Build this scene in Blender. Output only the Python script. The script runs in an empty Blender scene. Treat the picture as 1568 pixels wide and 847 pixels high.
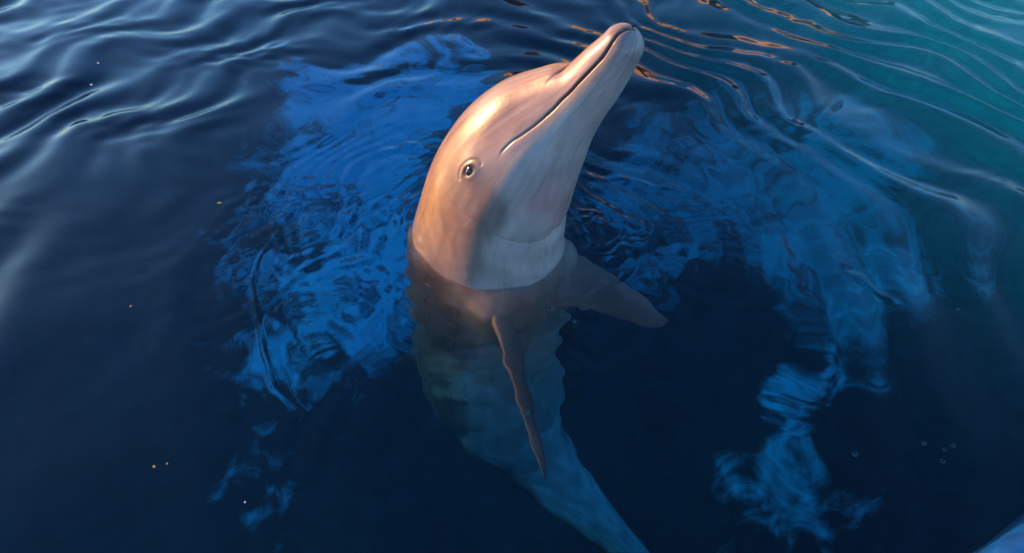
import bpy, bmesh, math
import numpy as np
from mathutils import Vector

scene = bpy.context.scene
R = math.radians

# ------------------------------------------------------------------ camera
cam_d = bpy.data.cameras.new("camera")
cam_d.sensor_width = 36.0
cam_d.lens = 20.0
cam_d.clip_start = 0.02
cam_d.clip_end = 500.0
cam = bpy.data.objects.new("camera", cam_d)
scene.collection.objects.link(cam)
cam.location = (0.0, -1.08, 1.10)
cam.rotation_euler = (R(90 - 47), 0.0, 0.0)
scene.camera = cam

# ------------------------------------------------------------------ sky and sun
SUN_AZ, SUN_EL = 157.0, 20.0            # azimuth counter-clockwise from +X
world = bpy.data.worlds.new("World")
scene.world = world
world.use_nodes = True
wn = world.node_tree.nodes; wl = world.node_tree.links
wn.clear()
sky = wn.new('ShaderNodeTexSky'); sky.sky_type = 'NISHITA'
sky.sun_disc = False
sky.sun_elevation = R(SUN_EL)
sky.sun_rotation = R(90.0 - SUN_AZ)
sky.air_density = 1.3; sky.dust_density = 0.7; sky.ozone_density = 3.0
bg = wn.new('ShaderNodeBackground'); bg.inputs['Strength'].default_value = 0.115
wo = wn.new('ShaderNodeOutputWorld')
tint = wn.new('ShaderNodeMix'); tint.data_type = 'RGBA'; tint.blend_type = 'MULTIPLY'
tint.inputs['Factor'].default_value = 1.0; tint.inputs['B'].default_value = (0.48, 0.80, 1.20, 1)
wl.new(sky.outputs[0], tint.inputs['A']); wl.new(tint.outputs['Result'], bg.inputs[0])
wl.new(bg.outputs[0], wo.inputs[0])

sun_d = bpy.data.lights.new("sun", 'SUN')
sun_d.energy = 5.0
sun_d.angle = R(9.0)
sun_d.color = (1.0, 0.47, 0.15)
sun = bpy.data.objects.new("sun", sun_d)
scene.collection.objects.link(sun)
sdir = Vector((math.cos(R(SUN_AZ)) * math.cos(R(SUN_EL)), math.sin(R(SUN_AZ)) * math.cos(R(SUN_EL)), math.sin(R(SUN_EL))))
sun.rotation_euler = sdir.to_track_quat('Z', 'Y').to_euler()

scene.view_settings.view_transform = 'Standard'
scene.view_settings.look = 'None'
scene.view_settings.gamma = 1.0
scene.view_settings.use_curve_mapping = False
scene.view_settings.exposure = 0.9

cy = scene.cycles
cy.max_bounces = 10; cy.diffuse_bounces = 2; cy.glossy_bounces = 4
cy.transmission_bounces = 8; cy.transparent_max_bounces = 8; cy.volume_bounces = 0
cy.caustics_reflective = False; cy.caustics_refractive = True
cy.blur_glossy = 1.0
cy.sample_clamp_indirect = 6.0
cy.use_denoising = True

# ------------------------------------------------------------------ helpers
def mesh_obj(name, verts, faces, mat=None, parent=None, smooth=True):
    me = bpy.data.meshes.new(name)
    v = np.asarray(verts, dtype=np.float32)
    if isinstance(faces, np.ndarray) and faces.ndim == 2:
        n = faces.shape[1]; nf = len(faces)
        me.vertices.add(len(v)); me.vertices.foreach_set('co', v.ravel())
        me.loops.add(nf * n); me.loops.foreach_set('vertex_index', faces.astype(np.int32).ravel())
        me.polygons.add(nf)
        me.polygons.foreach_set('loop_start', np.arange(0, nf * n, n, dtype=np.int32))
        me.polygons.foreach_set('loop_total', np.full(nf, n, dtype=np.int32))
        me.update(calc_edges=True); me.validate()
    else:
        me.from_pydata([tuple(map(float, p)) for p in v], [], [tuple(map(int, f)) for f in faces])
    me.polygons.foreach_set('use_smooth', np.full(len(me.polygons), smooth))
    me.update()
    o = bpy.data.objects.new(name, me)
    if mat: me.materials.append(mat)
    scene.collection.objects.link(o)
    if parent: o.parent = parent
    return o

def tag(o, label=None, cat=None, group=None, kind=None):
    if label: o['label'] = label
    if cat: o['category'] = cat
    if group: o['group'] = group
    if kind: o['kind'] = kind
    return o

def empty(name, loc=(0, 0, 0)):
    o = bpy.data.objects.new(name, None); o.location = loc
    o.empty_display_size = 0.1
    scene.collection.objects.link(o); return o

def new_mat(name):
    m = bpy.data.materials.new(name); m.use_nodes = True
    nt = m.node_tree; b = nt.nodes['Principled BSDF']
    return m, nt, b

def N(nt, typ, **kw):
    n = nt.nodes.new(typ)
    for k, v in kw.items(): setattr(n, k, v)
    return n

def simple_mat(name, col, rough=0.6, var=0.15, scale=6.0, bump=0.0):
    m, nt, b = new_mat(name)
    no = N(nt, 'ShaderNodeTexNoise'); no.inputs['Scale'].default_value = scale; no.inputs['Detail'].default_value = 6
    tc = N(nt, 'ShaderNodeTexCoord'); nt.links.new(tc.outputs['Object'], no.inputs['Vector'])
    cr = N(nt, 'ShaderNodeValToRGB')
    cr.color_ramp.elements[0].position = 0.3; cr.color_ramp.elements[1].position = 0.7
    cr.color_ramp.elements[0].color = (*[c * (1 - var) for c in col], 1)
    cr.color_ramp.elements[1].color = (*[min(1, c * (1 + var)) for c in col], 1)
    nt.links.new(no.outputs['Fac'], cr.inputs[0]); nt.links.new(cr.outputs[0], b.inputs['Base Color'])
    b.inputs['Roughness'].default_value = rough
    if bump:
        bp = N(nt, 'ShaderNodeBump'); bp.inputs['Strength'].default_value = bump; bp.inputs['Distance'].default_value = 0.01
        nt.links.new(no.outputs['Fac'], bp.inputs['Height']); nt.links.new(bp.outputs[0], b.inputs['Normal'])
    return m

def smooth(a, b, x):
    t = np.clip((x - a) / (b - a), 0, 1); return t * t * (3 - 2 * t)

class Waves:                                   # band-limited noise: a sum of random plane waves
    def __init__(self, seed, n, l0, l1):
        r = np.random.RandomState(seed)
        lam = np.exp(r.uniform(np.log(l0), np.log(l1), n)); th = r.uniform(0, 2 * np.pi, n)
        self.k = 2 * np.pi / lam; self.c = np.cos(th); self.s = np.sin(th); self.p = r.uniform(0, 2 * np.pi, n)
        self.n = n
    def __call__(self, x, y):
        o = np.zeros_like(x)
        for k, c, s, p in zip(self.k, self.c, self.s, self.p): o += np.sin(k * (c * x + s * y) + p)
        return o * math.sqrt(2.0 / self.n)     # about unit variance

def seg_dist(x, y, pts):                       # distance to a polyline in the plane, and the position along it 0..1
    best = np.full(x.shape, 1e9); along = np.zeros(x.shape); side = np.zeros(x.shape)
    n = len(pts) - 1
    for i in range(n):
        ax, ay = pts[i]; bx, by = pts[i + 1]; dx, dy = bx - ax, by - ay; L = dx * dx + dy * dy
        t = np.clip(((x - ax) * dx + (y - ay) * dy) / L, 0, 1)
        d = np.hypot(x - ax - t * dx, y - ay - t * dy)
        m = d < best
        best[m] = d[m]; along[m] = (i + t[m]) / n
        side[m] = np.sign((x - ax) * dy - (y - ay) * dx)[m]
    return best, along, side

def grid_faces(nx, ny):
    i = np.arange(nx - 1)[None, :] + np.arange(ny - 1)[:, None] * nx
    return np.stack([i, i + 1, i + 1 + nx, i + nx], -1).reshape(-1, 4)

# ------------------------------------------------------------------ pool basin
PX0, PX1, PY0, PY1 = -7.0, 6.5, -3.2, 8.5
def floor_z(x, y):
    q = 0.86 * x + 0.38 * y
    z = -2.6 + 1.9 * smooth(1.75, 4.7, q)
    return z + 0.02 * fw1(x, y)
fw1 = Waves(3, 14, 0.8, 3.0)

def basin():
    xs = np.arange(PX0, PX1 + 0.01, 0.04); ys = np.arange(PY0, PY1 + 0.01, 0.04)
    X, Y = np.meshgrid(xs, ys); Z = floor_z(X, Y)
    nx, ny = len(xs), len(ys)
    V = np.stack([X, Y, Z], -1).reshape(-1, 3)
    F = grid_faces(nx, ny)
    # sunlit patches put into the floor colour as blue: capsules (x0,y0,x1,y1,radius) on the floor
    wa, wb_, wc, wd = Waves(31, 18, 0.5, 1.2), Waves(32, 18, 0.5, 1.2), Waves(33, 24, 0.15, 0.4), Waves(34, 24, 0.15, 0.4)
    X0, Y0 = X, Y
    def field(caps):
        D = np.full(X0.shape, 9.0)
        X1 = X0 + 0.07 * wa(X0, Y0); Y1 = Y0 + 0.07 * wb_(X0, Y0)
        X = X1 + 0.045 * wc(X1, Y1); Y = Y1 + 0.045 * wd(X1, Y1)
        for (x0, y0, x1, y1, r) in caps:
            d, _, _ = seg_dist(X, Y, [(x0, y0), (x1 + 1e-4, y1)])
            d = d - r
            k = 0.04; h = np.clip(0.5 + 0.5 * (D - d) / k, 0, 1); D = D * (1 - h) + d * h - k * h * (1 - h)
        return D
    D = field(SUN_PATCHES); D2 = field(SOFT_SUN_PATCHES + [(a, b, c, d, r - 0.06) for a, b, c, d, r in SUN_PATCHES[:8]] + [(-0.62, 2.3, -0.62, 1.2, 0.10)])
    n = len(V)
    # walls, four sides rising out of the water
    top = 0.12
    extra = []; wf = []
    loop = list(range(nx)) + [nx - 1 + j * nx for j in range(1, ny)] + [(ny - 1) * nx + i for i in range(nx - 2, -1, -1)] + [j * nx for j in range(ny - 2, 0, -1)]
    tops = []
    for i in loop:
        tops.append(n + len(extra)); extra.append((V[i, 0], V[i, 1], top))
    for a in range(len(loop)):
        b = (a + 1) % len(loop)
        wf.append((loop[b], loop[a], tops[a], tops[b]))
    V2 = np.vstack([V, np.array(extra)]); F2 = np.vstack([F, np.array(wf)])
    m, nt, b = new_mat("basin_sun_and_shade")
    at = N(nt, 'ShaderNodeAttribute', attribute_name='patch')
    geo = N(nt, 'ShaderNodeNewGeometry')
    no = N(nt, 'ShaderNodeTexNoise'); no.inputs['Scale'].default_value = 2.6; no.inputs['Detail'].default_value = 7; no.inputs['Roughness'].default_value = 0.6
    no.inputs['Distortion'].default_value = 3.2
    nt.links.new(geo.outputs['Position'], no.inputs['Vector'])
    ma = N(nt, 'ShaderNodeMath', operation='MULTIPLY_ADD'); ma.inputs[1].default_value = 0.5; 
    nt.links.new(no.outputs['Fac'], ma.inputs[0]); nt.links.new(at.outputs['Fac'], ma.inputs[2])
    mr = N(nt, 'ShaderNodeMapRange', interpolation_type='SMOOTHSTEP')
    mr.inputs['From Min'].default_value = 0.37; mr.inputs['From Max'].default_value = 0.11
    nt.links.new(ma.outputs[0], mr.inputs['Value'])
    at2 = N(nt, 'ShaderNodeAttribute', attribute_name='soft_sun_patch')
    mb = N(nt, 'ShaderNodeMath', operation='MULTIPLY_ADD'); mb.inputs[1].default_value = 0.7
    nt.links.new(no.outputs['Fac'], mb.inputs[0]); nt.links.new(at2.outputs['Fac'], mb.inputs[2])
    mr2 = N(nt, 'ShaderNodeMapRange', interpolation_type='SMOOTHSTEP')
    mr2.inputs['From Min'].default_value = 0.56; mr2.inputs['From Max'].default_value = 0.14; mr2.inputs['To Max'].default_value = 0.55
    nt.links.new(mb.outputs[0], mr2.inputs['Value'])
    mxm = N(nt, 'ShaderNodeMath', operation='MAXIMUM'); nt.links.new(mr.outputs[0], mxm.inputs[0]); nt.links.new(mr2.outputs[0], mxm.inputs[1])
    # fine mottling
    n2 = N(nt, 'ShaderNodeTexNoise'); n2.inputs['Scale'].default_value = 9; n2.inputs['Detail'].default_value = 6
    nt.links.new(geo.outputs['Position'], n2.inputs['Vector'])
    def ramp(c0, c1, fac):
        r = N(nt, 'ShaderNodeValToRGB'); r.color_ramp.elements[0].position = .35; r.color_ramp.elements[1].position = .65
        r.color_ramp.elements[0].color = (*c0, 1); r.color_ramp.elements[1].color = (*c1, 1); nt.links.new(fac, r.inputs[0]); return r
    blue = ramp((0.01, 0.60, 0.76), (0.02, 0.70, 0.86), n2.outputs['Fac'])  # bright blue of the sunlit floor, the light painted into the colour
    shaded_floor = ramp((0.006, 0.014, 0.022), (0.010, 0.026, 0.040), n2.outputs['Fac'])  # floor in shade between the sunlit patches, painted dark
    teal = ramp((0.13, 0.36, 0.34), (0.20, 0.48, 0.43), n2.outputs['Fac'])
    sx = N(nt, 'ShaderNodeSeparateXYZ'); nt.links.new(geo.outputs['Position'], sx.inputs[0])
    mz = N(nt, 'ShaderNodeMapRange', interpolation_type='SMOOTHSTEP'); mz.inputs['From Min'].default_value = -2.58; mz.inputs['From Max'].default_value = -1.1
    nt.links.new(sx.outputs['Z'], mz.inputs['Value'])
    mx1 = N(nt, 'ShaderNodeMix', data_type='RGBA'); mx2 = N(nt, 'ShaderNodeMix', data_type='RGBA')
    nt.links.new(mz.outputs[0], mx1.inputs['Factor']); nt.links.new(shaded_floor.outputs[0], mx1.inputs['A']); nt.links.new(teal.outputs[0], mx1.inputs['B'])
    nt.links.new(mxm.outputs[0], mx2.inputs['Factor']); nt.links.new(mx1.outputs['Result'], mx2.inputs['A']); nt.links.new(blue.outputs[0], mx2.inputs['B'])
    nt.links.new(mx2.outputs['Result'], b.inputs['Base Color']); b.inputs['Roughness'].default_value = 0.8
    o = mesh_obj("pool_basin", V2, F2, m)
    a = o.data.attributes.new('patch', 'FLOAT', 'POINT')
    a.data.foreach_set('value', np.concatenate([np.clip(D, -1, 9).ravel(), np.full(len(extra), 9.0)]).astype(np.float32))
    a = o.data.attributes.new('soft_sun_patch', 'FLOAT', 'POINT')
    a.data.foreach_set('value', np.concatenate([np.clip(D2, -1, 9).ravel(), np.full(len(extra), 9.0)]).astype(np.float32))
    tag(o, kind='structure')
    return o
SUN_PATCHES = [  # x0, y0, x1, y1, radius
    (-1.64, 3.15, -0.51, 3.39, 0.158),
    (-1.55, 2.91, -0.64, 2.88, 0.226),
    (-1.91, 2.41, -1.71, 2.46, 0.064),
    (-1.50, 2.37, -0.89, 2.42, 0.212),
    (-1.73, 1.94, -1.58, 2.07, 0.065),
    (-1.33, 1.93, -0.94, 2.01, 0.156),
    (-1.34, 1.46, -0.96, 1.49, 0.174),
    (-1.15, 1.10, -0.90, 1.02, 0.149),
    (-1.79, 1.64, -1.66, 1.29, 0.055),
    (-1.51, 0.98, -1.30, 0.71, 0.088),
    (-1.53, 0.73, -1.48, 0.69, 0.043),
    (2.18, 1.32, 2.02, 1.15, 0.075),
    (1.88, 0.95, 1.78, 0.71, 0.075),
    (1.69, 0.64, 1.50, 0.46, 0.055),
    (1.28, 0.16, 1.50, 0.28, 0.055),
    (1.62, 0.31, 1.51, 0.05, 0.051),
    (1.22, 0.03, 1.38, 0.02, -0.020),
    (-1.36, 0.32, -1.34, 0.24, -0.040),
    (-1.19, 0.06, -1.20, 0.02, -0.045),
    (-1.46, 0.44, -1.44, 0.41, -0.060),
    (-1.20, 0.16, -1.19, 0.16, -0.070),
    (-0.82, 2.05, -0.80, 1.10, 0.16),
    (-1.00, 2.70, -0.45, 3.20, 0.22),
]
SOFT_SUN_PATCHES = [  # softer, dimmer patches of the same painted sunlight
    (1.63, 2.74, 1.59, 2.07, 0.137),
    (1.15, 2.17, 1.43, 1.92, 0.178),
    (0.94, 1.59, 1.21, 1.67, 0.094),
    (1.81, 2.04, 2.16, 2.23, 0.120),
    (2.18, 1.32, 2.02, 1.15, 0.20),
    (1.85, 1.6, 2.3, 1.9, 0.25),
    (1.0, 2.6, 0.8, 2.2, 0.15),
]
basin()

# ------------------------------------------------------------------ the dolphin's form (needed by the water round it)
#MATH>
def pchip(x, y, q):
    x = np.asarray(x, float); y = np.asarray(y, float); h = np.diff(x); d = np.diff(y) / h
    m = np.zeros(len(x))
    for i in range(1, len(x) - 1):
        if d[i - 1] * d[i] > 0:
            w1 = 2 * h[i] + h[i - 1]; w2 = h[i] + 2 * h[i - 1]; m[i] = (w1 + w2) / (w1 / d[i - 1] + w2 / d[i])
    m[0] = d[0]; m[-1] = d[-1]
    q = np.clip(q, x[0], x[-1]); k = np.clip(np.searchsorted(x, q) - 1, 0, len(h) - 1); t = (q - x[k]) / h[k]
    return (2*t**3-3*t**2+1)*y[k] + (t**3-2*t**2+t)*h[k]*m[k] + (-2*t**3+3*t**2)*y[k+1] + (t**3-t**2)*h[k]*m[k+1]

def cubic(x, Y, q):
    x = np.asarray(x, float); Y = np.asarray(Y, float); n = len(x); h = np.diff(x)
    A = np.eye(n); B = np.zeros_like(Y)
    for i in range(1, n - 1):
        A[i, i-1] = h[i-1]; A[i, i] = 2 * (h[i-1] + h[i]); A[i, i+1] = h[i]
        B[i] = 6 * ((Y[i+1] - Y[i]) / h[i] - (Y[i] - Y[i-1]) / h[i-1])
    M = np.linalg.solve(A, B); k = np.clip(np.searchsorted(x, q) - 1, 0, n - 2); hh = h[k][:, None]
    a = (x[k+1] - q)[:, None]; b = (q - x[k])[:, None]
    return (M[k]*a**3 + M[k+1]*b**3) / (6*hh) + (Y[k]/hh - M[k]*hh/6)*a + (Y[k+1]/hh - M[k+1]*hh/6)*b

# spine from the tip of the beak to the tail stock: x y z, then half depth to the back, to the belly, half width
SPINE = np.array([
    [0.2275, -0.0150, 0.6380, 0.0345, 0.0370, 0.0400],
    [0.2107, -0.0090, 0.6052, 0.0390, 0.0440, 0.0450],
    [0.1912, -0.0019, 0.5663, 0.0500, 0.0520, 0.0520],
    [0.1629, 0.0084, 0.5121, 0.0655, 0.0610, 0.0610],
    [0.1480, 0.0140, 0.4850, 0.0920, 0.0640, 0.0660],
    [0.1245, 0.0224, 0.4436, 0.1210, 0.0730, 0.0800],
    [0.0804, 0.0384, 0.3708, 0.1640, 0.1030, 0.1180],
    [0.0346, 0.0551, 0.2833, 0.1960, 0.1320, 0.1520],
    [-0.0101, 0.0713, 0.1700, 0.2170, 0.1620, 0.1780],
    [-0.0429, 0.0833, 0.0581, 0.2280, 0.1960, 0.1800],
    [-0.0640, 0.0910, -0.0495, 0.2420, 0.2310, 0.1980],
    [-0.0800, 0.1000, -0.4300, 0.2550, 0.2550, 0.2350],
    [-0.0830, 0.0900, -0.8600, 0.2500, 0.2500, 0.2400],
    [-0.0200, 0.0400, -1.2300, 0.2200, 0.2150, 0.2050],
    [0.1030, -0.0600, -1.4700, 0.1700, 0.1550, 0.1400],
    [0.2300, -0.1600, -1.6100, 0.1400, 0.1300, 0.1080],
    [0.3600, -0.2600, -1.7300, 0.1150, 0.1050, 0.0800],
    [0.5000, -0.3700, -1.8600, 0.0850, 0.0800, 0.0580],
    [0.6500, -0.4900, -1.9900, 0.0550, 0.0520, 0.0400],
    [0.7700, -0.5900, -2.0900, 0.0320, 0.0320, 0.0420],
])
S_K = np.concatenate([[0], np.cumsum(np.linalg.norm(np.diff(SPINE[:, :3], axis=0), axis=1))])
S_END = S_K[-1]
VENTRAL = np.array([math.cos(math.radians(-35)), math.sin(math.radians(-35)), 0.0])
def frames(s):
    P = cubic(S_K, SPINE[:, :3], s); e = 2e-3
    T = cubic(S_K, SPINE[:, :3], np.clip(s - e, 0, S_END)) - cubic(S_K, SPINE[:, :3], np.clip(s + e, 0, S_END))
    T /= np.linalg.norm(T, axis=1)[:, None]                         # towards the head
    V = VENTRAL[None, :] - T * (T @ VENTRAL)[:, None]; V /= np.linalg.norm(V, axis=1)[:, None]
    Rt = np.cross(V, T)                                             # the animal's right side
    return P, T, V, Rt
def surf(s, th):                                # s, th arrays of the same shape; th = 0 back, +90 deg right flank, 180 belly
    sh = s.shape; sf = s.ravel(); tf = th.ravel()
    P, T, V, Rt = frames(sf)
    d = pchip(S_K, SPINE[:, 3], sf); v = pchip(S_K, SPINE[:, 4], sf); w = pchip(S_K, SPINE[:, 5], sf)
    tip = 0.029; k = np.where(sf < tip, np.sqrt(np.clip(1 - (1 - sf / tip) ** 2, 0, 1)), 1.0)
    d, v, w = d * k, v * k, w * k
    c, sn = np.cos(tf), np.sin(tf)
    # flatter, broader beak; round body
    ex = 1.0 - 0.16 * np.clip(1 - np.abs(sf - 0.07) / 0.09, 0, 1)
    cc = np.sign(c) * np.abs(c) ** ex; ss = np.sign(sn) * np.abs(sn) ** ex
    a = np.where(c > 0, -cc * d, -cc * v)
    # cheeks: the melon and the upper jaw are narrower than the lower face
    q = P + V * a[:, None] + Rt * (ss * w)[:, None]
    return q.reshape(sh + (3,))
#MATH<

# ------------------------------------------------------------------ water
OX, OY = -0.0626, 0.0904                        # where the dolphin comes through the surface
def axis_coords(lo, hi, c0, c1, fine, grow, cap):
    a = [c0]
    while a[-1] < c1: a.append(a[-1] + fine)
    st = fine
    while a[-1] < hi: st = min(st * grow, cap); a.append(a[-1] + st)
    st = fine; b = [c0]
    while b[-1] > lo: st = min(st * grow, cap); b.append(b[-1] - st)
    return np.array(b[:0:-1] + a)
w_sw = Waves(11, 26, 0.35, 1.1); w_md = Waves(12, 30, 0.10, 0.30); w_fn = Waves(13, 40, 0.03, 0.08)
w_tb = Waves(17, 36, 0.07, 0.16); w_a = Waves(14, 12, 0.5, 1.6); w_b = Waves(15, 12, 0.4, 1.2); w_m = Waves(16, 14, 0.3, 0.9)
RIDGE = [(-0.66, 0.191), (-0.669, 0.12), (-0.688, 0.028), (-0.684, -0.069), (-0.655, -0.148), (-0.61, -0.231), (-0.582, -0.308), (-0.531, -0.396), (-0.467, -0.446), (-0.403, -0.507), (-0.318, -0.562)]
CRESTS = [  # short wavelet crests: line, height, half width
    ([(0.158, 0.2), (0.224, 0.212), (0.29, 0.197), (0.345, 0.177), (0.379, 0.148), (0.396, 0.08)], 0.003, 0.0065),
    ([(0.16, 0.171), (0.231, 0.182), (0.277, 0.162), (0.326, 0.148)], 0.0022, 0.006),
    ([(0.756, 0.148), (0.727, 0.028), (0.739, -0.069), (0.785, -0.176)], 0.004, 0.022),
    ([(0.899, -0.034), (0.935, -0.093), (0.989, -0.159)], 0.0035, 0.014),
    ([(0.24, 0.386), (0.341, 0.363), (0.458, 0.33), (0.561, 0.288)], 0.0022, 0.01),
    ([(-0.46, 0.485), (-0.351, 0.56), (-0.222, 0.607)], 0.0018, 0.009),
]
def water_z(x, y):
    rx, ry = x - OX, y - OY; r = np.hypot(rx, ry); th = np.arctan2(ry, rx)
    wx = x + 0.05 * w_a(x, y); wy = y + 0.05 * w_b(x, y)
    rr = np.hypot(wx - OX, wy - OY)
    far = smooth(0.55, 1.35, r)
    back = smooth(-1.1, 0.15, y)
    lam = np.where(x > 0, 0.21, 0.29)
    lam = 0.27 - 0.09 * smooth(-0.2, 0.8, x)
    z = 0.0058 * (1 + 0.35 * smooth(0.3, 1.3, x)) * far * back * np.sin(2 * np.pi * rr / lam + 0.9 * w_m(x * 0.6, y * 0.6)) * (0.8 + 0.3 * w_a(x * 0.7, y * 0.7))
    z += 0.0042 * (1 + 0.3 * smooth(0.3, 1.3, x)) * far * (0.35 + 0.65 * back) * w_sw(x * 0.8, y * 0.8)
    z += (0.00035 * (0.1 + far * back) + 0.0006 * far * smooth(-0.2, 0.8, y)) * w_md(wx, wy)
    # ring ripples close to the animal
    env = smooth(0.24, 0.34, r) * (1 - smooth(0.5, 0.95, r))
    sec = 0.35 + 0.65 * np.maximum(np.exp(-((th - 2.6) / 0.7) ** 2), np.exp(-((th - 0.35) / 0.5) ** 2))
    z += 0.00075 * env * sec * np.sin(2 * np.pi * rr / 0.062 + 1.0 * w_m(x, y))
    turb = np.exp(-((r - 0.5) / 0.28) ** 2) * smooth(-0.55, 0.0, y + 0.2)
    z += 0.00010 * turb * w_fn(x + 0.03 * w_md(x, y), y + 0.03 * w_md(y, x))
    z += 0.00055 * turb * w_tb(x + 0.05 * w_m(x, y), y + 0.05 * w_m(y, x))
    z += 0.00075 * w_tb(wx, wy) * np.exp(-((r - 0.2) / 0.5) ** 2)
    z += 0.0011 * np.exp(-((x - 0.0) / 0.20) ** 2 - ((y + 0.34) / 0.17) ** 2) * w_tb(x * 1.4, y * 1.4)
    # the sharp little crest on the left
    d, t, sd = seg_dist(x + 0.0015 * w_md(x, y), y, RIDGE)
    z += 0.0017 * np.exp(-(d / 0.0058) ** 2) * smooth(0, .2, t) * (1 - smooth(.8, 1, t))
    for (line, hgt, wid) in CRESTS:
        cx = [p[0] for p in line]; cy_ = [p[1] for p in line]
        m = (x > min(cx) - 0.1) & (x < max(cx) + 0.1) & (y > min(cy_) - 0.1) & (y < max(cy_) + 0.1)
        if m.any():
            d, al, _ = seg_dist(x[m] + 0.5 * wid * w_md(x[m] * 1.4, y[m] * 1.4), y[m] + 0.4 * wid * w_md(y[m] * 1.4, x[m] * 1.4), line)
            z[m] += hgt * np.exp(-(d / wid) ** 2) * smooth(0, 0.2, al) * (1 - smooth(0.75, 1, al))
    # small whirl behind the flipper, and the crisp wavelets that run out beyond it
    ux = x + 0.022 * w_md(x * 1.3, y * 1.3); uy = y + 0.022 * w_md(y * 1.3 + 3, x * 1.3)
    q = np.hypot((ux - 0.275) * 0.8, uy - 0.125)
    z += 0.0010 * np.exp(-((q - 0.065) / 0.045) ** 2) * np.sin(2 * np.pi * q / 0.040 + 1.5 * w_m(x * 3, y * 3))
    env2 = smooth(0.28, 0.36, r) * (1 - smooth(0.55, 0.85, r)) * np.exp(-((th - 0.75) / 0.45) ** 2)
    z += 0.0019 * env2 * np.sin(2 * np.pi * rr / 0.115 + 0.6 * w_m(x, y))
    env3 = smooth(0.30, 0.36, r) * (1 - smooth(0.42, 0.60, r)) * np.exp(-((th - 2.3) / 0.35) ** 2)
    z += 0.0011 * env3 * np.sin(2 * np.pi * rr / 0.10)
    # the surface climbs a little where it meets the skin, and small rings leave it
    m = r < 0.75
    if m.any():
        d, _, _ = seg_dist(x[m], y[m], CONTACT)
        z[m] += 0.0060 * np.exp(-d / 0.009) * (0.8 + 0.35 * w_md(x[m], y[m])) + 0.0024 * np.exp(-d / 0.08) * w_md(x[m] * 1.1, y[m] * 1.1) + 0.0014 * np.exp(-d / 0.13) * np.sin(2 * np.pi * d / 0.042 + 1.2 * w_m(x[m] * 2, y[m] * 2))
    return z

def contact_line():
    s = np.linspace(0.45, 1.0, 400); out = []
    for th in np.linspace(-np.pi, np.pi, 73):
        q = surf(s, np.full_like(s, th)); k = np.argmin(np.abs(q[:, 2])); out.append((q[k, 0], q[k, 1]))
    return out
CONTACT = contact_line()

def water():
    xs = axis_coords(PX0 - 0.1, PX1 + 0.1, -0.85, 0.95, 0.0038, 1.012, 0.25)
    ys = axis_coords(PY0 - 0.1, PY1 + 0.1, -0.80, 0.60, 0.0038, 1.012, 0.25)
    X, Y = np.meshgrid(xs, ys); Z = water_z(X, Y)
    V = np.stack([X, Y, Z], -1).reshape(-1, 3)
    m, nt, b = new_mat("pool_water")
    nt.nodes.remove(b); out = nt.nodes['Material Output']
    g = N(nt, 'ShaderNodeBsdfGlass'); g.inputs['IOR'].default_value = 1.333; g.inputs['Roughness'].default_value = 0.0
    va = N(nt, 'ShaderNodeVolumeAbsorption'); va.inputs['Color'].default_value = (0.0, 0.83, 0.96, 1); va.inputs['Density'].default_value = 1.0
    nt.links.new(g.outputs[0], out.inputs['Surface']); nt.links.new(va.outputs[0], out.inputs['Volume'])
    o = mesh_obj("water", V, grid_faces(len(xs), len(ys)), m)
    tag(o, kind='structure')
water()

# ------------------------------------------------------------------ dolphin

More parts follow.
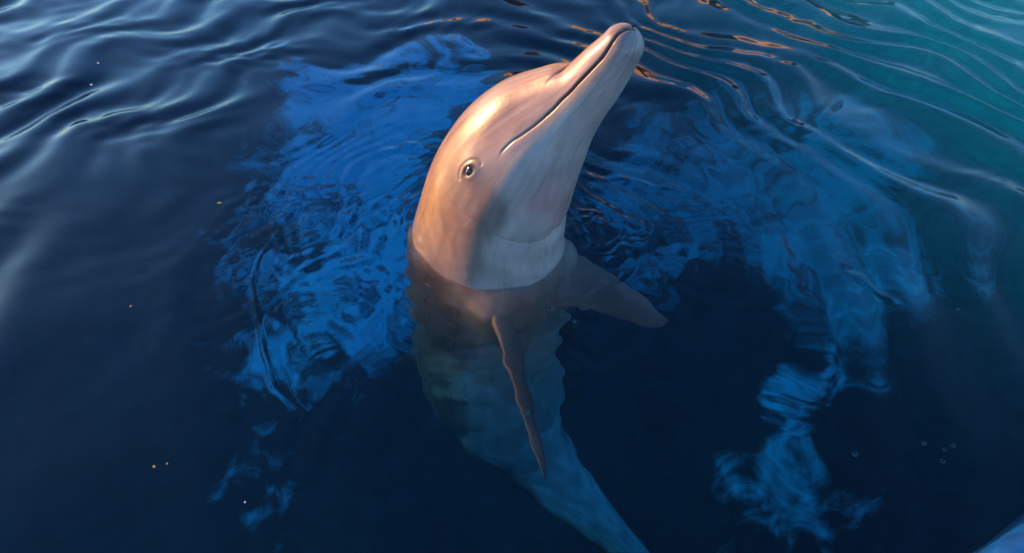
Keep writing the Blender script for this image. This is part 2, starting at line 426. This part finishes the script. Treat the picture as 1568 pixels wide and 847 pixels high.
def make_skin_mat():
    m, nt, b = new_mat("dolphin_skin")
    L = nt.links
    col = N(nt, 'ShaderNodeAttribute', attribute_name='skin')
    st = N(nt, 'ShaderNodeAttribute', attribute_name='st')
    geo = N(nt, 'ShaderNodeTexCoord')
    mp = N(nt, 'ShaderNodeMapping'); mp.inputs['Scale'].default_value = (5.0, 40.0, 1.0)
    L.new(st.outputs['Vector'], mp.inputs['Vector'])
    n1 = N(nt, 'ShaderNodeTexNoise'); n1.inputs['Scale'].default_value = 1.0; n1.inputs['Detail'].default_value = 5; n1.inputs['Distortion'].default_value = 0.5
    L.new(mp.outputs[0], n1.inputs['Vector'])
    n2 = N(nt, 'ShaderNodeTexNoise'); n2.inputs['Scale'].default_value = 11; n2.inputs['Detail'].default_value = 6
    L.new(geo.outputs['Object'], n2.inputs['Vector'])
    ad = N(nt, 'ShaderNodeMath', operation='ADD'); L.new(n1.outputs['Fac'], ad.inputs[0]); L.new(n2.outputs['Fac'], ad.inputs[1])
    mr = N(nt, 'ShaderNodeMapRange'); mr.inputs['From Min'].default_value = 0.7; mr.inputs['From Max'].default_value = 1.3
    mr.inputs['To Min'].default_value = 0.76; mr.inputs['To Max'].default_value = 1.18
    L.new(ad.outputs[0], mr.inputs['Value'])
    mx = N(nt, 'ShaderNodeVectorMath', operation='SCALE'); L.new(col.outputs['Color'], mx.inputs[0]); L.new(mr.outputs[0], mx.inputs['Scale'])
    L.new(mx.outputs[0], b.inputs['Base Color'])
    rr = N(nt, 'ShaderNodeMapRange'); rr.inputs['From Min'].default_value = 0.3; rr.inputs['From Max'].default_value = 0.7
    rr.inputs['To Min'].default_value = 0.24; rr.inputs['To Max'].default_value = 0.46
    L.new(n1.outputs['Fac'], rr.inputs['Value']); L.new(rr.outputs[0], b.inputs['Roughness'])
    n3 = N(nt, 'ShaderNodeTexNoise'); n3.inputs['Scale'].default_value = 55; n3.inputs['Detail'].default_value = 6; n3.inputs['Roughness'].default_value = 0.65
    L.new(geo.outputs['Object'], n3.inputs['Vector'])
    bp = N(nt, 'ShaderNodeBump'); bp.inputs['Strength'].default_value = 0.18; bp.inputs['Distance'].default_value = 0.003
    L.new(n3.outputs['Fac'], bp.inputs['Height']); L.new(bp.outputs[0], b.inputs['Normal'])
    # a broken film of water over the skin
    cw = N(nt, 'ShaderNodeMapRange', interpolation_type='SMOOTHSTEP'); cw.inputs['From Min'].default_value = 0.38; cw.inputs['From Max'].default_value = 0.56; cw.inputs["To Max"].default_value = 0.6
    L.new(n1.outputs['Fac'], cw.inputs['Value']); L.new(cw.outputs[0], b.inputs['Coat Weight'])
    b.inputs["Coat Roughness"].default_value = 0.16
    b.inputs['Subsurface Weight'].default_value = 0.0
    return m

def fin(lead_root, tip, chord, c_root, c_tip, thick, bow, n=34, k=28):
    """tapered, swept fin lofted from its root to its tip; chord runs from the leading to the trailing edge"""
    lr, tip, chord = map(np.array, (lead_root, tip, chord)); chord = chord / np.linalg.norm(chord)
    te = tip - chord * c_tip; sp = te - lr
    nrm = np.cross(sp, chord); nrm /= np.linalg.norm(nrm)
    V = []
    for i in range(n):
        t = (i / (n - 1)) ** 0.85; c = c_root * (1 - t) ** 0.75 + c_tip * t ** 0.6
        e = math.sqrt(max(2e-4, 1 - max(0, (t - 0.80) / 0.20) ** 2))
        lead = lr + sp * t - chord * (bow * math.sin(math.pi * min(1, t * 1.05)) ** 1.0) + chord * (c * (1 - e) * 0.55)
        c *= e
        th = thick * (1 - 0.72 * t) * (1.0 + 1.3 * max(0, 0.38 - t) / 0.38)
        for j in range(k):
            a = 2 * math.pi * j / k; u = 0.5 - 0.5 * math.cos(a)
            h = math.sin(a) * (max(u, 1e-5) ** 0.12) * (1 - 0.45 * u)
            V.append(lead + chord * (c * u) + nrm * (th * 0.5 * h * e))
    F = []
    for i in range(n - 1):
        for j in range(k):
            F.append((i*k + j, i*k + (j+1) % k, (i+1)*k + (j+1) % k, (i+1)*k + j))
    F.append(tuple(range(k))[::-1]); F.append(tuple((n-1)*k + j for j in range(k)))
    return V, F

# lines on the skin, as (distance from the beak tip, angle round the body)
MOUTH = [(0.0, 1.0), (0.0041, 1.115), (0.0108, 1.199), (0.0218, 1.352), (0.0345, 1.422), (0.06, 1.499), (0.0977, 1.450), (0.1353, 1.401), (0.173, 1.415), (0.2076, 1.443), (0.2416, 1.443), (0.2804, 1.422), (0.3114, 1.394), (0.3302, 1.394), (0.3484, 1.443)]
FOLD = [(0.497, 0.90), (0.5015, 0.989), (0.5033, 1.164), (0.5021, 1.415), (0.496, 1.583), (0.492, 1.828), (0.5075, 2.093), (0.5136, 2.31), (0.5203, 2.5755), (0.5233, 2.813), (0.5235, 3.1416)]
CREASE = [(0.136, 0.0), (0.140, 0.25), (0.152, 0.50), (0.175, 0.78), (0.200, 0.96), (0.235, 1.06)]
CHEEK = [(0.230, 0.90), (0.275, 1.06), (0.320, 1.13), (0.36, 1.15)]
EYE = (0.4158, 1.2545)

def skin_line(pts, sgn):
    p = np.array(pts); k = np.concatenate([[0], np.cumsum(np.hypot(np.diff(p[:, 0]), 0.12 * np.diff(p[:, 1])))])
    q = np.linspace(0, k[-1], 90)
    return surf(pchip(k, p[:, 0], q), sgn * pchip(k, p[:, 1], q))

def line_dist(V, L):
    best = np.full(len(V), 1e9); al = np.zeros(len(V))
    for i in range(len(L) - 1):
        a, b = L[i], L[i + 1]; d = b - a; n = d @ d
        if n < 1e-12: continue
        t = np.clip(((V - a) @ d) / n, 0, 1); r = np.linalg.norm(V - a - t[:, None] * d, axis=1)
        m = r < best; best[m] = r[m]; al[m] = (i + t[m]) / (len(L) - 1)
    return best, al

skin_mottle = Waves(21, 30, 0.07, 0.35)
def skin_colour(s, th, V):
    u = np.abs(th) / np.pi                       # 0 back, 1 belly
    back = np.array([0.33, 0.20, 0.092]); flank = np.array([0.40, 0.29, 0.23]); belly = np.array([0.74, 0.52, 0.42])
    k1 = smooth(0.18, 0.42, u + 0.10 * np.sin(s * 9))[:, None]; k2 = smooth(0.48, 0.62, u - 0.25 * (0.25 - np.clip(s, 0, .5)))[:, None]
    c = back * (1 - k1) + flank * k1; c = c * (1 - k2) + belly * k2
    def blob(s0, t0, rs, rt, col, amt):
        nonlocal c
        w = (amt * np.exp(-((s - s0) / rs) ** 2 - ((np.abs(th) - t0) / rt) ** 2))[:, None]
        c = c * (1 - w) + np.array(col) * w
    blob(0.385, 2.55, 0.055, 0.38, (0.86, 0.40, 0.34), 0.95)       # pink throat
    blob(0.43, 3.05, 0.09, 0.25, (0.84, 0.38, 0.31), 0.85)
    blob(0.44, 1.72, 0.06, 0.26, (0.30, 0.19, 0.14), 0.9)        # dusky patch behind the eye
    blob(0.33, 1.72, 0.07, 0.22, (0.56, 0.46, 0.41), 0.8)         # pale cheek
    blob(0.17, 1.75, 0.10, 0.22, (0.66, 0.54, 0.43), 0.85)         # pale lower lip
    blob(0.27, 0.95, 0.10, 0.16, (0.23, 0.17, 0.155), 0.75)         # dark stripe from the melon to the eye
    blob(0.35, 0.62, 0.10, 0.22, (0.36, 0.26, 0.18), 0.7)         # pale brow
    blob(0.02, 0.6, 0.05, 2.5, (0.36, 0.28, 0.23), 0.55)          # brownish tip of the beak
    blob(0.01, 2.6, 0.05, 0.7, (0.33, 0.24, 0.18), 0.6)
    a = np.abs(th)
    w = (0.75 * smooth(1.15, 1.35, a) * (1 - smooth(1.88, 2.12, a + 0.05 * np.sin(s * 37))) * smooth(0.38, 0.45, s) * (1 - smooth(0.60, 0.75, s)))[:, None]
    c = c * (1 - w) + np.array([0.31, 0.195, 0.145]) * w
    e = np.array([0.85, 0.62, 0.52])  # pale band: sheen of the wet film, put into the skin colour
    w = (smooth(2.02, 2.10, np.abs(th)) * (1 - smooth(2.38, 2.46, np.abs(th))) * smooth(0.40, 0.46, s) * (1 - smooth(0.58, 0.66, s)) * 0.12)[:, None]
    c = c * (1 - w) + e * w
    dk = smooth(0.60, 0.80, s)[:, None]                            # further back: dark grey cape, white belly
    kb = smooth(0.47, 0.68, u + 0.05 * np.sin(s * 11) + 0.03 * np.sin(s * 31 + th * 5))[:, None]
    wb = smooth(0.80, 1.70, s)[:, None]                            # chest grey-brown, belly white further down
    c = c * (1 - dk) + (np.array([0.10, 0.085, 0.08]) * (1 - kb) + (np.array([0.38, 0.28, 0.23]) * (1 - wb) + np.array([0.84, 0.84, 0.80]) * wb) * kb) * dk
    mo = 1 + 0.11 * smooth(0.6, 0.9, s) * skin_mottle(s, a * 0.22) + 0.04 * skin_mottle(s * 2.5 + 3, a * 0.5)
    return c * np.clip(mo, 0.4, 1.5)[:, None]

def make_eye_mat():
    m, nt, b = new_mat("dolphin_eye")
    tc = N(nt, 'ShaderNodeTexCoord'); ln = N(nt, 'ShaderNodeVectorMath', operation='LENGTH')
    mp = N(nt, 'ShaderNodeMapping'); mp.inputs['Scale'].default_value = (1, 1, 0)
    nt.links.new(tc.outputs['Object'], mp.inputs[0]); nt.links.new(mp.outputs[0], ln.inputs[0])
    cr = N(nt, 'ShaderNodeValToRGB'); el = cr.color_ramp.elements
    el[0].position = 0.0; el[0].color = (0.004, 0.003, 0.003, 1); el[1].position = 1.0; el[1].color = (0.05, 0.03, 0.022, 1)
    e = el.new(0.38); e.color = (0.005, 0.004, 0.004, 1)
    e = el.new(0.50); e.color = (0.035, 0.016, 0.010, 1)
    mu = N(nt, 'ShaderNodeMath', operation='MULTIPLY'); mu.inputs[1].default_value = 58.0
    nt.links.new(ln.outputs['Value'], mu.inputs[0]); nt.links.new(mu.outputs[0], cr.inputs[0])
    nt.links.new(cr.outputs[0], b.inputs['Base Color']); b.inputs['Roughness'].default_value = 0.06
    b.inputs['Coat Weight'].default_value = 1.0; b.inputs['Coat Roughness'].default_value = 0.02
    return m

def make_dolphin():
    root = empty("dolphin", (OX, OY, 0.0)); org = np.array([OX, OY, 0.0])
    s = np.concatenate([0.034 * np.linspace(0, 1, 40)[1:] ** 1.6, np.arange(0.036, 0.78, 0.0021), np.arange(0.78, S_END, 0.014)])
    na = 480; th = np.linspace(-np.pi, np.pi, na, endpoint=False)
    Sg, Tg = np.meshgrid(s, th, indexing='ij')
    Q = surf(Sg, Tg); nr = len(s)
    nrm = np.cross(np.gradient(Q, axis=0), np.roll(Q, -1, 1) - np.roll(Q, 1, 1))
    nrm /= np.maximum(np.linalg.norm(nrm, axis=-1), 1e-12)[..., None]
    Pc = frames(s)[0]
    nrm *= np.sign((nrm * (Q - Pc[:, None])).sum(-1))[..., None]
    V = Q.reshape(-1, 3); NN = nrm.reshape(-1, 3); sf = Sg.ravel(); tf = Tg.ravel()
    head = np.where(sf < 0.66)[0]; Vh = V[head]; sh = sf[head]; th_h = tf[head]; at = np.abs(th_h)
    disp = np.zeros(len(head)); dark = np.zeros(len(head)); eyes = []
    for sgn in (1, -1):
        d, al = line_dist(Vh, skin_line(MOUTH, sgn)); fade = 1 - smooth(0.93, 1.0, al); thick = 1 - 0.55 * smooth(0.35, 0.9, al)
        disp -= fade * thick * 0.0055 * np.exp(-(d / 0.0026) ** 2)
        low = at > np.interp(sh, [p[0] for p in MOUTH], [p[1] for p in MOUTH])
        lip = fade * np.exp(-((d - 0.012) / 0.008) ** 2) * (np.sign(th_h) == sgn)
        disp += np.where(low, 0.0004, 0.0) * lip * smooth(0.0, 0.03, sh)
        dark = np.maximum(dark, 0.88 * fade * np.exp(-(d / (0.0034 * thick + 0.0008)) ** 2))
        dark = np.maximum(dark, 0.35 * fade * (~low) * np.exp(-(d / 0.009) ** 2) * (1 - smooth(0.4, 0.8, al)))
        d, al = line_dist(Vh, skin_line(FOLD, sgn)); fade = smooth(0.0, 0.15, al)
        disp -= fade * (0.0014 * (0.35 + 0.65 * smooth(.4, .65, al)) * np.exp(-(d / 0.0035) ** 2) + 0.006 * smooth(0.3, .8, al) * np.exp(-(d / 0.024) ** 2))
        dark = np.maximum(dark, (0.08 + 0.16 * smooth(.45, .7, al)) * fade * np.exp(-(d / 0.0030) ** 2))
        d, al = line_dist(Vh, skin_line(CREASE, sgn)); fade = 1 - smooth(0.25, 0.75, al)
        disp -= fade * (0.0052 * np.exp(-(d / 0.0036) ** 2) + 0.0012 * np.exp(-(d / 0.012) ** 2))
        dark = np.maximum(dark, 0.5 * fade * np.exp(-(d / 0.004) ** 2))
        d, al = line_dist(Vh, skin_line(CHEEK, sgn)); disp -= 0.0025 * np.sin(np.pi * np.clip(al, 0, 1)) * np.exp(-(d / 0.032) ** 2)
        # eye: a low bulge with a lid rim and an opening
        se, te = EYE[0], sgn * EYE[1]; h = 0.002
        E = surf(np.array([se]), np.array([te]))[0]
        ds = surf(np.array([se + h]), np.array([te]))[0] - E; dt = surf(np.array([se]), np.array([te + sgn * h]))[0] - E
        n = np.cross(ds, dt) * -sgn; n /= np.linalg.norm(n)
        if n @ (E - frames(np.array([se]))[0][0]) < 0: n = -n
        ds /= np.linalg.norm(ds); dt = dt - ds * (dt @ ds); dt /= np.linalg.norm(dt)
        ca, sa = math.cos(R(-16)), math.sin(R(-16)); ax = ds * ca + dt * sa; bx = -ds * sa + dt * ca
        rel = Vh - E; u = rel @ ax; w = rel @ bx; rr = np.sqrt(u * u + w * w + (rel @ n) ** 2)
        near = rr < 0.09
        rho = np.sqrt((u / 0.0200) ** 2 + (w / 0.0118) ** 2)
        b = 0.007 * np.exp(-(rr / 0.034) ** 2)
        b += 0.0006 * np.exp(-((rho - 1.3) / 0.3) ** 2) - 0.0030 * (1 - smooth(0.55, 1.15, rho))
        b -= 0.0022 * np.exp(-((rho - 1.85) / 0.22) ** 2) * (w < 0.004)
        disp += np.where(near, b, 0)
        dark = np.maximum(dark, 0.42 * np.exp(-(u / 0.034) ** 2 - (w / 0.024) ** 2) * near)
        dark = np.maximum(dark, np.where(near, 0.90 * (1 - smooth(0.9, 1.6, rho)) + 0.35 * np.exp(-((rho - 1.85) / 0.25) ** 2) * (w < 0.004), 0))
        eyes.append((E + n * (0.0073 - 0.0180), n, ax))
    rs = np.random.RandomState(5); scars = [(0.264, 1.856, 0.307, 1.863, 0.5), (0.018, 2.2, 0.045, 1.95, 0.5), (0.03, 2.35, 0.05, 2.2, 0.4)]
    for _ in range(46):
        a, b_ = rs.uniform(0.03, 0.62), rs.uniform(0.3, 2.9); q = rs.uniform(-0.5, 0.5); l = rs.uniform(0.015, 0.06)
        scars.append((a, b_, a + l, b_ + q * l * 6, rs.uniform(0.08, 0.3)))
    pale = np.zeros(len(head))
    for (s0, t0, s1, t1, amt) in scars:
        near = np.where((sh > s0 - 0.01) & (sh < s1 + 0.01) & (th_h > 0))[0]
        d, al = line_dist(Vh[near], surf(np.linspace(s0, s1, 8), np.linspace(t0, t1, 8)))
        pale[near] = np.maximum(pale[near], amt * np.exp(-(d / 0.0016) ** 2))
    V = V.copy(); V[head] += NN[head] * disp[:, None]
    for (a, b_, amt, rad) in (((-0.06, -0.12, -0.09), (-0.04, -0.16, -0.20), 0.040, 0.050), ((0.16, 0.07, -0.08), (0.17, 0.02, -0.18), 0.035, 0.060)):
        m = np.where((sf > 0.5) & (sf < 1.3))[0]
        d, _ = line_dist(V[m], np.array([a, b_])); V[m] += NN[m] * (amt * np.exp(-(d / rad) ** 2))[:, None]
    skin = skin_colour(sf, tf, V)
    skin[head] = skin[head] * (1 - dark[:, None]) + np.array([0.05, 0.033, 0.026]) * dark[:, None]
    skin[head] = skin[head] * (1 - pale[:, None]) + np.array([0.60, 0.55, 0.50]) * pale[:, None]
    i = (np.arange(nr - 1) * na)[:, None]; j = np.arange(na)[None, :]; j2 = (j + 1) % na
    F = np.stack([i + j, i + na + j, i + na + j2, i + j2], -1).reshape(-1, 4)
    nV = len(V); V = np.vstack([V, V[:na].mean(0)[None], frames(np.array([S_END]))[0]])
    F = [tuple(f) for f in F.tolist()]
    F += [(nV, q, (q + 1) % na) for q in range(na)]
    e0 = (nr - 1) * na; F += [(nV + 1, e0 + (q + 1) % na, e0 + q) for q in range(na)]
    sA = np.concatenate([sf, [0, S_END]]); tA = np.concatenate([tf, [0, 0]])
    skin = np.vstack([skin, skin[:1], skin[-1:]])
    # flippers, back fin and the two lobes of the tail
    rts = [((-0.085, -0.01, -0.04), (0.082, -0.535, -0.23), (0.25, 0.40, -0.9), 0.21, 0.05, 0.062, 0.014),
           ((0.05, 0.12, -0.04), (0.425, -0.125, -0.20), (0.0, -0.70, -0.62), 0.215, 0.045, 0.040, 0.035),
           ((-0.20, 0.15, -0.80), (-0.48, 0.215, -1.28), (0.05, -0.05, -1), 0.36, 0.07, 0.050, 0.03),
           ((0.69, -0.52, -2.02), (1.00, -0.20, -2.22), (0.7, -0.45, -0.5), 0.20, 0.03, 0.03, 0.03),
           ((0.69, -0.52, -2.02), (0.68, -1.02, -2.22), (0.7, -0.45, -0.5), 0.20, 0.03, 0.03, 0.03)]
    Vl = [V]; base = len(V)
    for a in rts:
        fv, ff = fin(*a); Vl.append(np.array(fv)); F += [tuple(base + q for q in f) for f in ff]; base += len(fv)
        g = smooth(0.1, 0.6, np.linspace(0, 1, len(fv)))[:, None]
        skin = np.vstack([skin, np.array([[0.34, 0.25, 0.20]]) * (1 - g) + np.array([[0.15, 0.10, 0.08]]) * g])
        sA = np.concatenate([sA, np.linspace(0, .4, len(fv))]); tA = np.concatenate([tA, np.zeros(len(fv))])
    V = np.vstack(Vl) - org[None]
    o = mesh_obj("body", V, F, make_skin_mat(), root)
    ca = o.data.attributes.new('skin', 'FLOAT_COLOR', 'POINT')
    ca.data.foreach_set('color', np.hstack([skin, np.ones((len(skin), 1))]).astype(np.float32).ravel())
    sa = o.data.attributes.new('st', 'FLOAT_VECTOR', 'POINT')
    sa.data.foreach_set('vector', np.stack([sA, np.abs(tA) * 0.16, np.zeros_like(sA)], -1).astype(np.float32).ravel())
    em = make_eye_mat()
    for c, n, ax in eyes:
        bm = bmesh.new(); bmesh.ops.create_uvsphere(bm, u_segments=32, v_segments=20, radius=0.0180)
        for f in bm.faces: f.smooth = True
        me = bpy.data.meshes.new("eye"); bm.to_mesh(me); bm.free(); me.materials.append(em)
        e = bpy.data.objects.new("eye", me); scene.collection.objects.link(e); e.parent = root
        e.location = Vector(c - org); e.rotation_euler = Vector(n).to_track_quat('Z', 'Y').to_euler()
    tag(root, "grey dolphin rising upright out of the water with its beak raised", "dolphin")
    return root
make_dolphin()

# ------------------------------------------------------------------ pool surround, reflected in the waves
def box(cx, cy, cz, sx, sy, sz):
    v = [(cx + a * sx / 2, cy + b * sy / 2, cz + c * sz / 2) for c in (-1, 1) for a, b in ((-1, -1), (1, -1), (1, 1), (-1, 1))]
    f = [(3, 2, 1, 0), (4, 5, 6, 7), (0, 1, 5, 4), (1, 2, 6, 5), (2, 3, 7, 6), (3, 0, 4, 7)]
    return v, f

def surround():
    B = 160.0
    v = [(PX0, PY0, .125), (PX1, PY0, .125), (PX1, PY1, .125), (PX0, PY1, .125), (-B, -B, .125), (B, -B, .125), (B, B, .125), (-B, B, .125)]
    f = [(4, 5, 1, 0), (5, 6, 2, 1), (6, 7, 3, 2), (7, 4, 0, 3)]
    o = mesh_obj("ground", v, f, simple_mat("paving", (0.30, 0.25, 0.20), 0.85, 0.2, 1.5), smooth=False)
    tag(o, kind='structure')
surround()

M_WALL = simple_mat("ochre_render", (0.92, 0.68, 0.36), 0.85, 0.12, 3.0)
M_ROOF = simple_mat("roof_boards", (0.55, 0.30, 0.16), 0.7, 0.25, 8.0)
M_DOOR = simple_mat("brown_door", (0.12, 0.06, 0.035), 0.6, 0.2, 8.0)
M_PANE, _nt, _b = new_mat("window_glass"); _b.inputs['Base Color'].default_value = (0.03, 0.035, 0.04, 1); _b.inputs['Roughness'].default_value = 0.08
def cabin(loc, rz, label):
    c = empty("pool_cabin", loc); c.rotation_euler.z = R(rz)
    tag(c, label, "cabin", "cabins round the pool")
    v, f = box(0, 0, 1.05, 1.0, 3.4, 2.1); mesh_obj("wall", v, f, M_WALL, c, False)
    rv = [(-0.6, -1.8, 2.06), (0.6, -1.8, 2.06), (0.6, 1.8, 2.06), (-0.6, 1.8, 2.06), (0, -1.8, 2.35), (0, 1.8, 2.35)]
    mesh_obj("roof", rv, [(0, 1, 4), (1, 2, 5, 4), (2, 3, 5), (3, 0, 4, 5), (3, 2, 1, 0)], M_ROOF, c, False)
    v, f = box(0.0, -1.715, 0.95, 0.75, 0.05, 1.9); mesh_obj("door", v, f, M_DOOR, c, False)
    for y in (-1.1, 1.1):
        v, f = box(-0.515, y, 1.3, 0.05, 0.5, 0.6); w = mesh_obj("window", v, f, M_DOOR, c, False)
        v, f = box(-0.545, y, 1.3, 0.02, 0.4, 0.5); mesh_obj("pane", v, f, M_PANE, w, False)
for k, (x, y, rz) in enumerate([(-0.6, 11.5, 35), (3.2, 11.4, 28), (5.9, 11.6, 22)]):
    cabin((x, y, 0.125), rz, "ochre pool cabin mirrored as orange flecks in the ripples")

# ------------------------------------------------------------------ blue pool edge under the photographer
def pool_edge():
    n = 90; pts = []
    for i in range(n):
        x = -3.2 + 7.5 * i / (n - 1); pts.append((x, -0.800 + 0.46 * (x - 0.80) - 0.035 * (x - 0.86) ** 2))
    prof = [(0.035, -0.55), (0.035, -0.02), (0.032, 0.012), (0.02, 0.036), (0.0, 0.046), (-0.03, 0.050), (-0.25, 0.050), (-0.26, 0.047), (-0.27, 0.050), (-1.6, 0.052), (-1.6, -0.55)]
    V = []
    for i, (x, y) in enumerate(pts):
        a = pts[max(i - 1, 0)]; b = pts[min(i + 1, n - 1)]; tx, ty = b[0] - a[0], b[1] - a[1]; l = math.hypot(tx, ty); nx, ny = -ty / l, tx / l
        for (u, z) in prof: V.append((x + nx * u, y + ny * u, z))
    k = len(prof); F = []
    for i in range(n - 1):
        for j in range(k): F.append((i*k + j, i*k + (j+1) % k, (i+1)*k + (j+1) % k, (i+1)*k + j))
    F.append(tuple(range(k))); F.append(tuple((n-1)*k + j for j in range(k))[::-1])
    m, nt, b = new_mat("wet_blue_paint")
    tc = N(nt, 'ShaderNodeTexCoord'); no = N(nt, 'ShaderNodeTexNoise'); no.inputs['Scale'].default_value = 22; no.inputs['Detail'].default_value = 7
    nt.links.new(tc.outputs['Object'], no.inputs['Vector'])
    cr = N(nt, 'ShaderNodeValToRGB'); e = cr.color_ramp.elements
    e[0].position = 0.30; e[0].color = (0.005, 0.04, 0.16, 1); e[1].position = 0.64; e[1].color = (0.005, 0.09, 0.34, 1)
    q = e.new(0.72); q.color = (0.12, 0.30, 0.48, 1)
    nt.links.new(no.outputs['Fac'], cr.inputs[0]); nt.links.new(cr.outputs[0], b.inputs['Base Color'])
    bp = N(nt, 'ShaderNodeBump'); bp.inputs['Strength'].default_value = 0.5; bp.inputs['Distance'].default_value = 0.004
    nt.links.new(no.outputs['Fac'], bp.inputs['Height']); nt.links.new(bp.outputs[0], b.inputs['Normal'])
    b.inputs['Roughness'].default_value = 0.38
    b.inputs['Specular IOR Level'].default_value = 0.3
    o = mesh_obj("pool_edge", V, F, m)
    tag(o, "wet blue painted pool edge at the corner of the dark water", "pool edge")
pool_edge()

# ------------------------------------------------------------------ bubbles and floating specks
def bubble_mesh():
    bm = bmesh.new(); bmesh.ops.create_uvsphere(bm, u_segments=20, v_segments=12, radius=1.0)
    for f in bm.faces: f.smooth = True
    for v in bm.verts: v.co.z *= 0.8
    me = bpy.data.meshes.new("bubble"); bm.to_mesh(me); bm.free()
    m, nt, b = new_mat("bubble_film")
    b.inputs['Base Color'].default_value = (1, 1, 1, 1); b.inputs['Transmission Weight'].default_value = 1.0
    b.inputs['IOR'].default_value = 1.25; b.inputs['Roughness'].default_value = 0.02
    me.materials.append(m); return me
BM = bubble_mesh()
def zat(x, y): return float(water_z(np.array([[x]], float), np.array([[y]], float))[0, 0])
for (x, y, r, lab) in [
        (0.097, -0.169, 0.0075, "clear bubble over the dolphin's chest beside its flipper"),
        (0.154, -0.205, 0.0050, "small bubble in the dark gap between the dolphin's chest and far flipper"),
        (0.032, -0.458, 0.0065, "clear bubble over the narrow flipper that points down"),
        (0.700, -0.554, 0.0060, "single bubble on dark water beside the blue floor patch"),
        (0.855, -0.529, 0.0045, "bubble of the loose cluster near the blue pool edge"),
        (0.888, -0.544, 0.0035, "smallest bubble of the loose cluster near the blue pool edge"),
        (0.910, -0.535, 0.0045, "bubble of the loose cluster near the blue pool edge"),
        (0.871, -0.569, 0.0045, "bubble of the loose cluster near the blue pool edge"),
        (0.798, 0.294, 0.0060, "lone bubble on the ripples beyond the dolphin's flipper"),
        (1.128, -0.159, 0.0045, "tiny bubble on open teal water away from the dolphin")]:
    o = bpy.data.objects.new("bubble", BM); scene.collection.objects.link(o)
    o.location = (x, y, zat(x, y) + r * 0.25); o.scale = (r, r, r)
    tag(o, lab, "bubble", "bubbles on the water")

def leaf_mesh(seed):
    r = np.random.RandomState(seed); n = 9; v = [(0, 0, 0.10)]; f = []
    for k in range(n):
        a = 2 * math.pi * k / n; q = r.uniform(0.55, 1.1) * (1.0 if k % 2 else 0.8)
        v.append((math.cos(a) * q * 1.5, math.sin(a) * q, r.uniform(-0.05, 0.12)))
    for k in range(n): f.append((0, 1 + k, 1 + (k + 1) % n))
    b0 = len(v); v += [(a, b, c - 0.15) for a, b, c in v[:b0]]
    for k in range(n): f.append((b0, b0 + 1 + (k + 1) % n, b0 + 1 + k)); f.append((1 + k, b0 + 1 + k, b0 + 1 + (k + 1) % n, 1 + (k + 1) % n))
    return v, f
M_LEAF = simple_mat("yellow_leaf", (0.22, 0.20, 0.03), 0.6, 0.25, 200.0)
M_PALE = simple_mat("pale_fluff", (0.55, 0.55, 0.52), 0.7, 0.15, 200.0)
for k, (x, y, r, m, lab) in enumerate([
        (-0.878, 0.248, 0.0060, M_LEAF, "yellow leaf scrap at the rim of the big blue patch"),
        (-0.963, -0.155, 0.0036, M_LEAF, "yellow leaf scrap on bare dark water away from the blue patch"),
        (-0.721, -0.579, 0.0034, M_LEAF, "bigger one of two yellow leaf scraps close together on black water"),
        (-0.697, -0.573, 0.0025, M_LEAF, "smaller one of two yellow leaf scraps close together on black water"),
        (-1.642, 0.982, 0.0055, M_PALE, "pale fluff floating between two bright swells"),
        (-1.689, 1.142, 0.0055, M_PALE, "pale fluff floating on the crest of a bright swell"),
        (-0.515, -0.651, 0.0020, M_PALE, "pale speck on black water below the small blue patches")]):
    v, f = leaf_mesh(k); v = [(a * r, b * r, c * r) for a, b, c in v]
    o = mesh_obj("floating_scrap", v, f, m, smooth=False)
    o.location = (x, y, zat(x, y) + 0.0008); o.rotation_euler.z = k * 1.3
    tag(o, lab, "debris", "scraps floating on the water")
